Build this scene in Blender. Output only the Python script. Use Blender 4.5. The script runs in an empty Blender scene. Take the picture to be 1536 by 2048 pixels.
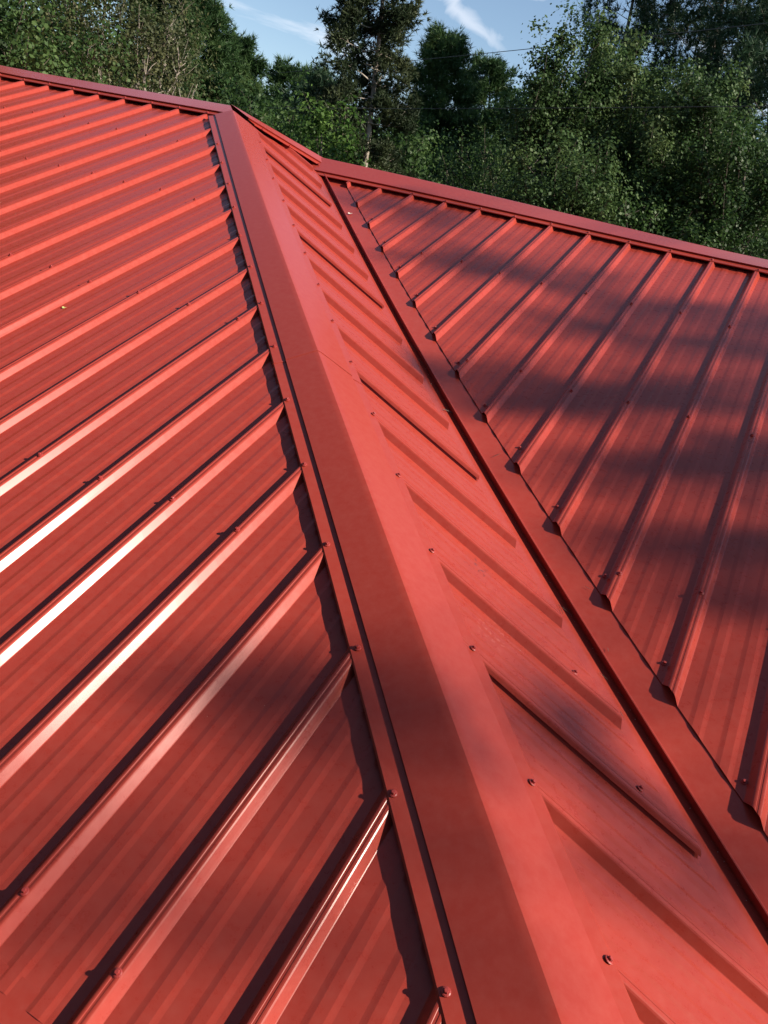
import bpy, bmesh, math, random
import numpy as np
from mathutils import Vector, Matrix

random.seed(7)
rng = np.random.default_rng(7)
scene = bpy.context.scene
col = scene.collection
R = math.radians

# ------------------------------------------------------------------ camera
CAM = np.array([3.58571, -4.70498, -0.49177])
right = Vector((0.8773531, 0.42884016, 0.21528505))
up = Vector((-0.32951417, 0.21230321, 0.91997161))
fwd = Vector((-0.34881507, 0.87807942, -0.32757379))
cam_data = bpy.data.cameras.new("camera")
cam_data.sensor_fit = 'VERTICAL'
cam_data.sensor_height = 36.0
cam_data.lens = 1601.234 / 2048 * 36.0
cam_data.clip_start = 0.05
cam_data.clip_end = 2000
cam = bpy.data.objects.new("camera", cam_data)
col.objects.link(cam)
m = Matrix((right, up, -fwd)).transposed().to_4x4()
m.translation = Vector(CAM)
cam.matrix_world = m
scene.camera = cam

# ------------------------------------------------------------------ light
SUN_AZ, SUN_EL = 83.5, 34.0          # compass bearing from +Y towards +X
sun_dir = Vector((math.sin(R(SUN_AZ)) * math.cos(R(SUN_EL)),
                  math.cos(R(SUN_AZ)) * math.cos(R(SUN_EL)), math.sin(R(SUN_EL))))
sl = bpy.data.lights.new("sun", 'SUN')
sl.energy = 5.0
sl.angle = R(0.6)
sl.color = (1.0, 0.90, 0.76)
so = bpy.data.objects.new("sun", sl)
col.objects.link(so)
so.rotation_euler = sun_dir.to_track_quat('Z', 'Y').to_euler()
so.location = (20, 0, 20)

world = bpy.data.worlds.new("World")
scene.world = world
world.use_nodes = True
nt = world.node_tree
nt.nodes.clear()
wo = nt.nodes.new('ShaderNodeOutputWorld')
bg = nt.nodes.new('ShaderNodeBackground')
bg.inputs['Strength'].default_value = 0.085
sky = nt.nodes.new('ShaderNodeTexSky')
sky.sky_type = 'NISHITA'
sky.sun_disc = False
sky.sun_elevation = R(SUN_EL)
sky.sun_rotation = R(SUN_AZ)
sky.air_density = 1.0
sky.dust_density = 0.05
sky.ozone_density = 1.2
tc = nt.nodes.new('ShaderNodeTexCoord')
# wispy cirrus, stretched streaks
mp = nt.nodes.new('ShaderNodeMapping')
mp.inputs['Rotation'].default_value = (R(8), R(-24), R(24))
mp.inputs['Scale'].default_value = (1.6, 2.0, 11.0)
nz = nt.nodes.new('ShaderNodeTexNoise')
nz.inputs['Scale'].default_value = 2.4
nz.inputs['Detail'].default_value = 7
nz.inputs['Roughness'].default_value = 0.55
nz.inputs['Distortion'].default_value = 0.5
rp = nt.nodes.new('ShaderNodeValToRGB')
rp.color_ramp.elements[0].position = 0.56
rp.color_ramp.elements[0].color = (0, 0, 0, 1)
rp.color_ramp.elements[1].position = 0.72
rp.color_ramp.elements[1].color = (0.6, 0.6, 0.6, 1)
mx = nt.nodes.new('ShaderNodeMixRGB')
mx.inputs['Color2'].default_value = (8.2, 8.3, 8.8, 1)
nt.links.new(tc.outputs['Generated'], mp.inputs['Vector'])
nt.links.new(mp.outputs['Vector'], nz.inputs['Vector'])
nt.links.new(nz.outputs['Fac'], rp.inputs['Fac'])


def sky_dir(az, el):
    return Vector((-math.sin(R(az)) * math.cos(R(el)), math.cos(R(az)) * math.cos(R(el)), math.sin(R(el))))


def vmath(op, a, b=None):
    q = nt.nodes.new('ShaderNodeVectorMath'); q.operation = op
    nt.links.new(a, q.inputs[0])
    if b is not None:
        q.inputs[1].default_value = b
    return q


def smath(op, a, b):
    q = nt.nodes.new('ShaderNodeMath'); q.operation = op
    for i, v in enumerate((a, b)):
        if isinstance(v, (int, float)):
            q.inputs[i].default_value = v
        else:
            nt.links.new(v, q.inputs[i])
    return q.outputs[0]


wisp = nt.nodes.new('ShaderNodeTexNoise')
wisp.inputs['Scale'].default_value = 26; wisp.inputs['Detail'].default_value = 5; wisp.inputs['Distortion'].default_value = 1.2
nt.links.new(tc.outputs['Generated'], wisp.inputs['Vector'])
cover = smath('MULTIPLY', rp.outputs['Color'], .8)
# a few separate cirrus streaks lying across the northern sky: (from, to, half width in degrees, strength)
for (a0, a1, hw, st) in (((27.6, 14.6), (20.6, 11.7), .60, .42), ((23.6, 15.0), (19.0, 14.6), .40, .6), ((36, 17.5), (29.5, 13.2), .7, .45),
                         ((50, 24), (38, 21), 1.6, .7), ((10, 27), (-6, 22), 2.0, .8), ((-20, 18), (-34, 15), 1.5, .7)):
    p0, p1 = sky_dir(*a0), sky_dir(*a1)
    c = ((p0 + p1) / 2).normalized(); e1 = (p1 - p0); half = e1.length / 2; e1.normalize(); e2 = c.cross(e1)
    df = vmath('SUBTRACT', tc.outputs['Generated'], c)
    uu = smath('DIVIDE', vmath('DOT_PRODUCT', df.outputs[0], e1).outputs['Value'], half)
    vv = smath('DIVIDE', vmath('DOT_PRODUCT', df.outputs[0], e2).outputs['Value'], R(hw))
    wob = smath('MULTIPLY', smath('SUBTRACT', wisp.outputs['Fac'], .5), 3.0)
    vv = smath('ADD', vv, wob)
    rr = smath('ADD', smath('POWER', smath('ABSOLUTE', uu, 0.0), 2.5), smath('POWER', smath('ABSOLUTE', vv, 0), 1.6))
    mask = smath('MULTIPLY', smath('MAXIMUM', smath('SUBTRACT', 1.0, rr), 0.0), st)
    cover = smath('MAXIMUM', cover, mask)
nt.links.new(cover, mx.inputs['Fac'])
nt.links.new(sky.outputs['Color'], mx.inputs['Color1'])
nt.links.new(mx.outputs['Color'], bg.inputs['Color'])
nt.links.new(bg.outputs['Background'], wo.inputs['Surface'])

scene.view_settings.view_transform = 'Standard'
scene.view_settings.look = 'None'
scene.view_settings.exposure = 0.80
scene.view_settings.gamma = 1.0
scene.view_settings.use_curve_mapping = False


# ------------------------------------------------------------------ materials
def mat_new(name):
    mt = bpy.data.materials.new(name)
    mt.use_nodes = True
    return mt, mt.node_tree, mt.node_tree.nodes['Principled BSDF']


def red_paint(name, base, rough=0.36, bump=0.0016, marks=(), fineb=1.0):
    mt, n, p = mat_new(name)
    N, L = n.nodes, n.links
    g = N.new('ShaderNodeNewGeometry')
    big = N.new('ShaderNodeTexNoise'); big.inputs['Scale'].default_value = 1.7
    big.inputs['Detail'].default_value = 3
    fine = N.new('ShaderNodeTexNoise'); fine.inputs['Scale'].default_value = 42
    fine.inputs['Detail'].default_value = 5; fine.inputs['Roughness'].default_value = 0.65
    speck = N.new('ShaderNodeTexVoronoi'); speck.inputs['Scale'].default_value = 26
    for t in (big, fine, speck):
        L.new(g.outputs['Position'], t.inputs['Vector'])
    # dusty film
    cr = N.new('ShaderNodeValToRGB')
    cr.color_ramp.elements[0].position = 0.35; cr.color_ramp.elements[0].color = (*base, 1)
    cr.color_ramp.elements[1].position = 0.75
    cr.color_ramp.elements[1].color = (base[0] * 1.05, base[1] * 1.25 + .004, base[2] * 1.3 + .004, 1)
    L.new(fine.outputs['Fac'], cr.inputs['Fac'])
    # pale grit specks
    sr = N.new('ShaderNodeMath'); sr.operation = 'LESS_THAN'; sr.inputs[1].default_value = 0.022
    L.new(speck.outputs['Distance'], sr.inputs[0])
    sr2 = N.new('ShaderNodeMath'); sr2.operation = 'GREATER_THAN'; sr2.inputs[1].default_value = 0.90
    sep = N.new('ShaderNodeSeparateColor')
    L.new(speck.outputs['Color'], sep.inputs['Color']); L.new(sep.outputs['Red'], sr2.inputs[0])
    mu = N.new('ShaderNodeMath'); mu.operation = 'MULTIPLY'
    L.new(sr.outputs[0], mu.inputs[0]); L.new(sr2.outputs[0], mu.inputs[1])
    mixc = N.new('ShaderNodeMixRGB'); mixc.inputs['Color2'].default_value = (0.42, 0.24, 0.20, 1)
    mixc.inputs['Fac'].default_value = 0; L.new(cr.outputs['Color'], mixc.inputs['Color1'])
    last = mixc
    for (x, y, z, rad, colr) in marks:       # scuffs / dried puddle marks with a place of their own
        vd = N.new('ShaderNodeVectorMath'); vd.operation = 'DISTANCE'
        vd.inputs[1].default_value = (x, y, z)
        L.new(g.outputs['Position'], vd.inputs[0])
        mr = N.new('ShaderNodeMapRange'); mr.inputs['From Min'].default_value = rad
        mr.inputs['From Max'].default_value = rad * .5
        L.new(vd.outputs['Value'], mr.inputs['Value'])
        nn = N.new('ShaderNodeTexNoise'); nn.inputs['Scale'].default_value = 95; nn.inputs['Detail'].default_value = 2
        L.new(g.outputs['Position'], nn.inputs['Vector'])
        th = N.new('ShaderNodeMapRange'); th.inputs['From Min'].default_value = 0.56
        th.inputs['From Max'].default_value = 0.64; th.inputs['To Max'].default_value = 0.75
        L.new(nn.outputs['Fac'], th.inputs['Value'])
        m2 = N.new('ShaderNodeMath'); m2.operation = 'MULTIPLY'
        L.new(mr.outputs[0], m2.inputs[0]); L.new(th.outputs[0], m2.inputs[1])
        mc = N.new('ShaderNodeMixRGB'); mc.inputs['Color2'].default_value = (*colr, 1)
        L.new(m2.outputs[0], mc.inputs['Fac']); L.new(last.outputs['Color'], mc.inputs['Color1'])
        last = mc
    L.new(last.outputs['Color'], p.inputs['Base Color'])
    rr = N.new('ShaderNodeMapRange')
    rr.inputs['To Min'].default_value = rough - 0.02; rr.inputs['To Max'].default_value = rough + 0.04
    L.new(fine.outputs['Fac'], rr.inputs['Value']); L.new(rr.outputs[0], p.inputs['Roughness'])
    p.inputs['IOR'].default_value = 1.5
    p.inputs['Specular IOR Level'].default_value = 0.27
    b = N.new('ShaderNodeBump'); b.inputs['Distance'].default_value = 1.0
    b.inputs['Strength'].default_value = 1.0
    ma = N.new('ShaderNodeMath'); ma.operation = 'MULTIPLY_ADD'
    sc1 = N.new('ShaderNodeMath'); sc1.operation = 'MULTIPLY'; sc1.inputs[1].default_value = bump * 2.2
    L.new(big.outputs['Fac'], sc1.inputs[0])
    L.new(fine.outputs['Fac'], ma.inputs[0]); ma.inputs[1].default_value = bump * 0.004 * fineb
    L.new(sc1.outputs[0], ma.inputs[2])
    L.new(ma.outputs[0], b.inputs['Height']); L.new(b.outputs[0], p.inputs['Normal'])
    return mt


RED = (0.325, 0.037, 0.023)
M_PANEL = red_paint("red painted ribbed steel", RED, 0.27, 0.0010,
                    marks=(                           (3.079, -2.631, -1.323, 0.055, (0.12, 0.03, 0.03)),
                           (3.227, -2.864, -1.385, 0.07, (0.42, 0.09, 0.07))))
M_CAP = red_paint("red painted cap flashing", RED, 0.24, 0.0009, fineb=0.0)
M_SCREW = red_paint("red painted screw heads", (0.30, 0.035, 0.03), 0.4, 0.0)

mt, n, p = mat_new("dark roofing felt"); M_FELT = mt
p.inputs['Base Color'].default_value = (0.03, 0.028, 0.03, 1); p.inputs['Roughness'].default_value = .9
mt, n, p = mat_new("painted house wall"); M_WALL = mt
tn = n.nodes.new('ShaderNodeTexNoise'); tn.inputs['Scale'].default_value = 30
cr = n.nodes.new('ShaderNodeValToRGB')
cr.color_ramp.elements[0].color = (.42, .39, .34, 1); cr.color_ramp.elements[1].color = (.52, .49, .43, 1)
n.links.new(tn.outputs['Fac'], cr.inputs['Fac']); n.links.new(cr.outputs['Color'], p.inputs['Base Color'])
p.inputs['Roughness'].default_value = .8


def leaf_mat(name, c0, c1, c2, rough=0.5, trans=0.38, spec=0.22):
    mt, n, p = mat_new(name)
    N, L = n.nodes, n.links
    g = N.new('ShaderNodeNewGeometry')
    tn = N.new('ShaderNodeTexNoise'); tn.inputs['Scale'].default_value = 0.9; tn.inputs['Detail'].default_value = 3
    L.new(g.outputs['Position'], tn.inputs['Vector'])
    ad = N.new('ShaderNodeMath'); ad.operation = 'MULTIPLY_ADD'
    ad.inputs[1].default_value = 0.30
    sb = N.new('ShaderNodeMath'); sb.operation = 'MULTIPLY_ADD'; sb.inputs[1].default_value = 2.0; sb.inputs[2].default_value = -0.65
    L.new(tn.outputs['Fac'], sb.inputs[0])
    L.new(g.outputs['Random Per Island'], ad.inputs[0]); L.new(sb.outputs[0], ad.inputs[2])
    cr = N.new('ShaderNodeValToRGB')
    e = cr.color_ramp.elements
    e[0].position = 0.1; e[0].color = (*c0, 1)
    e[1].position = 0.9; e[1].color = (*c2, 1)
    k = e.new(0.5); k.color = (*c1, 1)
    L.new(ad.outputs[0], cr.inputs['Fac']); L.new(cr.outputs['Color'], p.inputs['Base Color'])
    p.inputs['Roughness'].default_value = rough
    p.inputs['Specular IOR Level'].default_value = spec
    tr = N.new('ShaderNodeBsdfTranslucent')
    L.new(cr.outputs['Color'], tr.inputs['Color'])
    ms = N.new('ShaderNodeMixShader'); ms.inputs['Fac'].default_value = trans
    out = N['Material Output']
    L.new(p.outputs[0], ms.inputs[1]); L.new(tr.outputs[0], ms.inputs[2]); L.new(ms.outputs[0], out.inputs['Surface'])
    return mt


M_BROAD = leaf_mat("broad leaves", (.022, .045, .014), (.04, .085, .022), (.10, .16, .05))
M_POPLAR = leaf_mat("glossy small leaves", (.024, .048, .016), (.06, .11, .034), (.135, .185, .07), .5, .32, .16)
M_OLIVE = leaf_mat("sparse olive leaves", (.04, .05, .02), (.07, .085, .035), (.14, .14, .06), .5)
M_PINE = leaf_mat("long pine needles", (.022, .05, .018), (.04, .085, .028), (.085, .14, .045), .5, .25, .2)
M_PINEDARK = leaf_mat("dark pine needles", (.018, .04, .02), (.028, .06, .03), (.045, .085, .04), .5, .2)
M_CEDAR = leaf_mat("dark cedar sprays", (.022, .038, .018), (.04, .058, .025), (.08, .095, .042), .55, .2)
M_LIME = leaf_mat("yellow green leaves", (.035, .08, .018), (.06, .13, .025), (.12, .20, .045), .5, .4)


def bark_mat(name, a, b, s=9):
    mt, n, p = mat_new(name)
    N, L = n.nodes, n.links
    g = N.new('ShaderNodeNewGeometry'); mp = N.new('ShaderNodeMapping')
    mp.inputs['Scale'].default_value = (1, 1, .25)
    tn = N.new('ShaderNodeTexNoise'); tn.inputs['Scale'].default_value = s; tn.inputs['Detail'].default_value = 6
    L.new(g.outputs['Position'], mp.inputs['Vector']); L.new(mp.outputs[0], tn.inputs['Vector'])
    cr = N.new('ShaderNodeValToRGB')
    cr.color_ramp.elements[0].position = .35; cr.color_ramp.elements[0].color = (*a, 1)
    cr.color_ramp.elements[1].position = .65; cr.color_ramp.elements[1].color = (*b, 1)
    L.new(tn.outputs['Fac'], cr.inputs['Fac']); L.new(cr.outputs['Color'], p.inputs['Base Color'])
    b2 = N.new('ShaderNodeBump'); b2.inputs['Distance'].default_value = .02
    L.new(tn.outputs['Fac'], b2.inputs['Height']); L.new(b2.outputs[0], p.inputs['Normal'])
    p.inputs['Roughness'].default_value = .9
    return mt


M_BARK = bark_mat("grey brown bark", (.07, .055, .045), (.17, .14, .11))
M_PALEBARK = bark_mat("pale bark", (.20, .17, .14), (.42, .36, .30))

mt, n, p = mat_new("dark meadow ground"); M_GROUND = mt  # dark grass in its own colour, green to brown by noise
g = n.nodes.new('ShaderNodeNewGeometry')
tn = n.nodes.new('ShaderNodeTexNoise'); tn.inputs['Scale'].default_value = .6; tn.inputs['Detail'].default_value = 8
n.links.new(g.outputs['Position'], tn.inputs['Vector'])
cr = n.nodes.new('ShaderNodeValToRGB')
cr.color_ramp.elements[0].position = .35; cr.color_ramp.elements[0].color = (.05, .07, .022, 1)
cr.color_ramp.elements[1].position = .7; cr.color_ramp.elements[1].color = (.10, .085, .05, 1)
n.links.new(tn.outputs['Fac'], cr.inputs['Fac']); n.links.new(cr.outputs['Color'], p.inputs['Base Color'])
p.inputs['Roughness'].default_value = 1
mt, n, p = mat_new("dark weathered cable"); M_WIRE = mt
p.inputs['Base Color'].default_value = (.05, .055, .06, 1); p.inputs['Roughness'].default_value = .6
mt, n, p = mat_new("bleached dry leaf"); M_DRY = mt
p.inputs['Base Color'].default_value = (.72, .62, .52, 1); p.inputs['Roughness'].default_value = .7
mt, n, p = mat_new("yellow green leaf scrap"); M_DRYG = mt
p.inputs['Base Color'].default_value = (.45, .48, .16, 1); p.inputs['Roughness'].default_value = .7

# ------------------------------------------------------------------ roof frame
mA, mB, mC, sx, sy = 0.43211, 0.43824, 0.43061, 0.45485, 0.45013
xA0, qA, rA, yB0, qB, vB, xC0, vC, rC = 0.01023, 0.20497, 0.22302, -0.26448, 0.20992, 0.1236, 1.09211, 0.15887, 0.23237
hcap = 0.0499
PITCH = 0.2286
mD = mB * sx / sy
EAVE_A = -3.957
EAVE_B = 3.965
ZE = -mA * 4.015
WC = [0.0086, -0.0074, -0.0084, 0.0911, -0.0203, -0.0745, 0.0392, -0.0282, 0.0321, -0.0357, -0.0295, 0.0382,
      0.0236, 0.0037, 0.0237, 0.0203, 0.0166, -0.0142, 0.0338, -0.04, 0.0274, 0.0106, -0.0392, 0.0363,
      -0.0053, -0.0072, 0.0291, 0.0051, -0.0061, 0.0228, -0.005, -0.0108, 0.0067, -0.0027, 0.0257, -0.0613]
EX = [(i, d - i) for d in (2, 3, 4) for i in range(d + 1)]


def settle(P):
    """the small sag and twist of the old timber under the sheets"""
    P = np.array(P, float)
    x = np.clip((P[:, 0] - 1.2) / 3, -1.15, 1.15)
    y = np.clip((P[:, 1] + 1.2) / 3, -1.15, 0.75)
    for e, (i, j) in enumerate(EX):
        t = x ** i * y ** j
        P[:, 2] += WC[e] * t
        P[:, 0] += WC[12 + e] * t
        P[:, 1] += WC[24 + e] * t
    return P


assert len(EX) == 12
zA = lambda x, y: mA * y
zB = lambda x, y: -mB * x
zC = lambda x, y: -mB * sx + mC * (y - sy)
zD = lambda x, y: -mD * y
NA = Vector((0, -mA, 1)).normalized()
NB = Vector((mB, 0, 1)).normalized()
NC = Vector((0, -mC, 1)).normalized()
ND = Vector((0, mD, 1)).normalized()
hip_x = lambda y: -y * mA / mB
hip_y = lambda x: -x * mB / mA
val_y = lambda x: sy - mB * (x - sx) / mC
val_x = lambda y: sx - mC * (y - sy) / mB


def mesh_obj(name, verts, faces, material, parent=None, smooth=False):
    me = bpy.data.meshes.new(name)
    me.from_pydata([tuple(v) for v in verts], [], faces)
    me.materials.append(material)
    if smooth:
        me.polygons.foreach_set('use_smooth', [True] * len(me.polygons))
    me.update()
    o = bpy.data.objects.new(name, me)
    col.objects.link(o)
    o.parent = parent
    return o


def thing(name, label, cat, loc=(0, 0, 0), group=None):
    o = bpy.data.objects.new(name, None)
    o.empty_display_size = .3
    col.objects.link(o)
    o.location = loc
    o['label'] = label
    o['category'] = cat
    if group:
        o['group'] = group
    return o


house = thing('house', 'house under a red ribbed metal roof with hip, ridge and valley flashings', 'house')


def thick(o, t=0.0012):
    md = o.modifiers.new('sheet thickness', 'SOLIDIFY')
    md.thickness = t
    md.offset = -1


# rib cross-section: offsets from the rib centre
RH = 0.0200
MAJOR = [(-.0248, 0), (-.0233, .0012), (-.0112, .0172), (-.0088, RH - .0007), (-.0062, RH), (-.0032, RH), (-.0022, RH - .0009),
         (.0022, RH - .0009), (.0032, RH), (.0062, RH), (.0088, RH - .0007), (.0112, .0172), (.0233, .0012), (.0248, 0)]


def minor(c):
    return [(c - .021, 0), (c - .0165, .0006), (c - .0095, .0018), (c + .0095, .0018), (c + .0165, .0006), (c + .021, 0)]


def profile(k0, k1, x0, gap=False):
    """points of one sheet covering ribs k0..k1, rib k at x0+k*PITCH"""
    pts = []
    for k in range(k0, k1 + 1):
        c = x0 + k * PITCH
        if k == k0:
            # underlap: starts on the near half of the rib, tucked under the neighbour
            if gap:
                pts += [(c + u, h - .0030) for u, h in MAJOR[3:9]] + [(c + .0075, .0140), (c + .0165, .0010), (c + .0262, 0)]
            else:
                pts += [(c + u, h - .0016 if u < .0112 else h) for u, h in MAJOR[3:]]
        elif k == k1:
            # overlap lip comes down the far side of the rib and stops short
            pts += [(c + u, h + .0006) for u, h in MAJOR[:12]]
            pts += [(c + .0165, .0105)] if gap else [(c + .0200, .0055)]
        else:
            pts += [(c + u, h) for u, h in MAJOR]
        if k < k1:
            for q in (.0762, .1524):
                pts += [(c + u, h) for u, h in minor(q)]
    return pts


def sheet(name, pts, top, bot, to_xy, zf, N, nv=14, flip=False, lip=None):
    verts, faces = [], []
    cols = [(u, h, top(u), bot(u)) for u, h in pts]
    cols = [c if c[2] - c[3] > 0.004 else None for c in cols]
    idx = {}
    for ci, c in enumerate(cols):
        if c is None:
            continue
        u, h, a, b = c
        idx[ci] = len(verts)
        for j in range(nv + 1):
            v = a + (b - a) * j / nv
            x, y = to_xy(u, v)
            q = Vector((x, y, zf(x, y))) + N * h
            verts.append(q)
    for ci in range(len(cols) - 1):
        if ci in idx and ci + 1 in idx:
            a, b = idx[ci], idx[ci + 1]
            for j in range(nv):
                f = (a + j, a + j + 1, b + j + 1, b + j)
                faces.append(f[::-1] if flip else f)
    if not faces:
        return None
    verts = settle([tuple(v) for v in verts])
    o = mesh_obj(name, verts, faces, M_PANEL, house)
    thick(o)
    return o


# plane A (south face): u = x, v = y
topA = lambda x: min(-rA + .07, hip_y(x) - qA + .07)
for k in range(-31, 19, 4):
    sheet('roof_panel', profile(k, k + 4, xA0), topA, lambda x: EAVE_A, lambda u, v: (u, v), zA, NA, 18)
# plane B (hip end): u = -y, v = -x
def topB(u):
    y = -u
    return -(max(y * sx / sy + .16, hip_x(y) + qB - .07)) if y > 0 else -(max(hip_x(y) + qB - .07, .16 + y * .2))
botB = lambda u: -min(val_x(-u) - vB, EAVE_B)
for k in range(-4, 20, 4):
    sheet('roof_panel', profile(k, k + 4, -yB0, True), topB, botB, lambda u, v: (-v, -u), zB, NB, 14)
# plane C (wing, south face): u = x, v = y
EAVE_C = sy + (ZE + mB * sx) / mC
topC = lambda x: sy - rC + .06
botC = lambda x: max(val_y(x) + vC, EAVE_C)
for k in range(-3, 29, 4):
    sheet('roof_panel', profile(k, k + 4, xC0), topC, botC, lambda u, v: (u, v), zC, NC, 16)
# back face, behind the ridges: plain ribs too, seen only from another side
def topD(u):
    x = -u
    if x < 0:
        return -.15
    if x < sx:
        return -(x * sy / sx + .15)
    return -(sy + .15)
for k in range(-32, 28, 4):
    sheet('roof_panel', profile(k, k + 4, 0.05), topD, lambda u: -4.5, lambda u, v: (-u, -v), zD, ND, 4)


# ---- flashings: a strip along a plan line with a cross-section
def strip(name, P0, P1, section, zfun, nseg, cut0=None, cut1=None, mat=None, rise=None):
    """section: list of (d, surface, h); d>0 to the right of P0->P1 in plan; surface fn or None = crest"""
    P0, P1 = Vector(P0), Vector(P1)
    t = (P1 - P0); Ln = t.length; t /= Ln
    perp = Vector((t.y, -t.x))
    verts, faces = [], []
    ns = len(section)
    for i in range(nseg + 1):
        for (d, sf, h) in section:
            s0 = cut0(d) if cut0 else 0
            s1 = Ln + (cut1(d) if cut1 else 0)
            s = s0 + (s1 - s0) * i / nseg
            q = P0 + t * s + perp * d
            if rise:
                h = h + rise(s / Ln) * max(0, 1 - abs(d) / .15)
            verts.append((q.x, q.y, zfun(sf, q.x, q.y, d) + h))
    for i in range(nseg):
        for j in range(ns - 1):
            a = i * ns + j
            faces.append((a, a + 1, a + ns + 1, a + ns))
    verts = settle(verts)
    o = mesh_obj(name, verts, faces, mat or M_CAP, house, True)
    o.data.set_sharp_from_angle(angle=R(16))
    use = {}
    for pf in o.data.polygons:
        for ek in pf.edge_keys:
            use[ek] = use.get(ek, 0) + 1
    for ed in o.data.edges:
        if use.get(tuple(sorted(ed.vertices)), 0) < 2:
            ed.use_edge_sharp = True
    thick(o, .0011)
    return o


def zpick(left, rgt):
    def f(sf, x, y, d):
        if sf == 'L':
            return left(x, y)
        if sf == 'R':
            return rgt(x, y)
        return max(left(x, y), rgt(x, y)) if sf == 'M' else sf(x, y)
    return f


sec_n = 1.09
q2 = math.sqrt(2)


def cap_section(eL, eR, crest_h, hz=.0225, flange=.040, stepw=.001, steph=.0075):
    f = sec_n
    L = [(-eL + .004, 'L', (hz - .006) * f), (-eL, 'L', (hz - .001) * f), (-eL + .003, 'L', (hz + .0012) * f),
         (-eL + flange + .006, 'L', hz * f), (-eL + flange + stepw, 'L', (hz + steph) * f)]
    base = (hz + steph) * f
    L2 = [(-.012, 'X', None)]
    Rr = [(eR - flange - stepw, 'R', (hz + steph) * f), (eR - flange - .006, 'R', hz * f), (eR - .003, 'R', (hz + .0012) * f),
          (eR, 'R', (hz - .001) * f), (eR - .004, 'R', (hz - .006) * f)]
    hs = (hz + steph) * f
    roll = lambda e, d, drop: crest_h + (hs - crest_h) * d / (e - flange) - drop
    mid = [(-.018, 'L', roll(eL, .018, 0)), (-.011, 'L', roll(eL, .011, .0003)), (-.0045, 'L', roll(eL, .0045, .0012)), (0, 'M', crest_h - .0020),
           (.0045, 'R', roll(eR, .0045, .0012)), (.011, 'R', roll(eR, .011, .0003)), (.018, 'R', roll(eR, .018, 0))]
    return L + mid + Rr


# hip cap between A (right of the line when walking up?) and B: walk from J1 down to the corner.
def perp_off(qy, m1, m2):
    # plan distance from the hip line for an offset qy along y
    return qy / math.sqrt(1 + (m1 / m2) ** 2)

eA = perp_off(qA, mB, mA) + .001
eBs = perp_off(qB, mA, mB)
eB = eBs + .020
# direction J1 -> corner is (+x,-y); its right-hand side (perp = (t.y,-t.x)) points to -x,-y: plane A
secH = cap_section(eB, eA, hcap)
# L side = B, R side = A
zH = zpick(zB, zA)
HX = lambda x: (x, hip_y(x))
cutj = lambda d: .10 * abs(d) / .15
strip('hip_cap', HX(.16), HX(2.235), secH, zH, 30, cut1=lambda d: .35 * max(0, -d) ** 1.2)
strip('hip_cap', HX(2.10), HX(3.99), [(d, s, h - .0016) for d, s, h in secH], zH, 30)

# ridge cap 1, running west from J1; walk west -> east: right-hand side = south (A)
def ridge_sec(eS, eN, crest, dz=0):
    s = cap_section(eN, eS, crest, flange=.036, steph=.010)
    return [(d, q, h + dz) for d, q, h in s]


r1 = ridge_sec(rA + .004, .20, .020, .0022)
cutR = lambda d: (d * 1.0 if d > 0 else d * 0)   # follow the hip crest at the east end (right side is south)
strip('ridge_cap', (-7.5, 0), (-1.52, 0), [(d, q, h - .002) for d, q, h in r1], zpick(zD, zA), 12)
strip('ridge_cap', (-1.60, 0), (0.012, 0), r1, zpick(zD, zA), 16, cut1=lambda d: max(d, 0) * .98)
# rear hip cap J1 -> J2, direction (+x,+y): right-hand side = B (east/south)
r2 = cap_section(.17, .150, .030, flange=.036, steph=.010)
r2 = [(d, q, h + .0042 + (.001 if abs(d) < .01 else 0)) for d, q, h in r2]
strip('hip_cap', (0.0, 0.0), (sx + .03, sy + .03), r2, zpick(zD, zB), 8,
      cut0=lambda d: max(d, 0) * 1.0 + .012, cut1=lambda d: -max(d, 0) * .15,
      rise=lambda s: .022 * s)
# ridge cap 2 from J2 east: right-hand side = south (C)
r3 = ridge_sec(rC + .004, .20, .004)
strip('ridge_cap', (sx - .03, sy), (3.52, sy), r3, zpick(zD, zC), 24,
      cut0=lambda d: max(0, d) * .45, rise=lambda s: max(0, .040 - .045 * s))
strip('ridge_cap', (3.42, sy), (7.9, sy), [(d, q, h - .002) for d, q, h in r3], zpick(zD, zC), 14)

# valley flashing J2 -> eave, direction (+x,-y): right-hand = B side
VX = lambda x: (x, val_y(x))
secV = [(-.30, 'L', -.004), (-.016, 'L', -.003), (-.005, 'L', -.001), (-.0015, 'L', .0255), (.0015, 'R', .0265), (.0042, 'R', .0245),
        (-.002, 'R', -.001), (.016, 'R', -.003), (.24, 'R', -.004)]
strip('valley_flashing', VX(sx + .02), VX(EAVE_B + .02), secV, zpick(zC, zB), 40,
      cut0=lambda d: max(0, -d) * 1.0 + (.08 if d < -.02 else 0))

# eave trim (drip edges) and fascia
def eave_trim(P0, P1, zf, n):
    sec = [(-.03, 'R', -.0028 + .013), (.0, 'R', -.0028), (.05, 'R', -.0225), (.13, 'R', -.030), (.135, 'R', -.14), (.10, 'R', -.15), (.02, 'R', -.15)]
    return strip('eave_trim', P0, P1, sec, lambda sf, x, y, d: zf, n)


eave_trim((-7.4, EAVE_A), (EAVE_B - .1, EAVE_A), mA * EAVE_A, 14)          # right-hand of +x is south
eave_trim((EAVE_B, -3.13), (EAVE_B, EAVE_A + .1)[0:2], ZE, 2) if False else None
o = eave_trim((EAVE_B, val_y(EAVE_B) + .0), (EAVE_B, EAVE_A - .05), ZE, 4)


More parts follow.
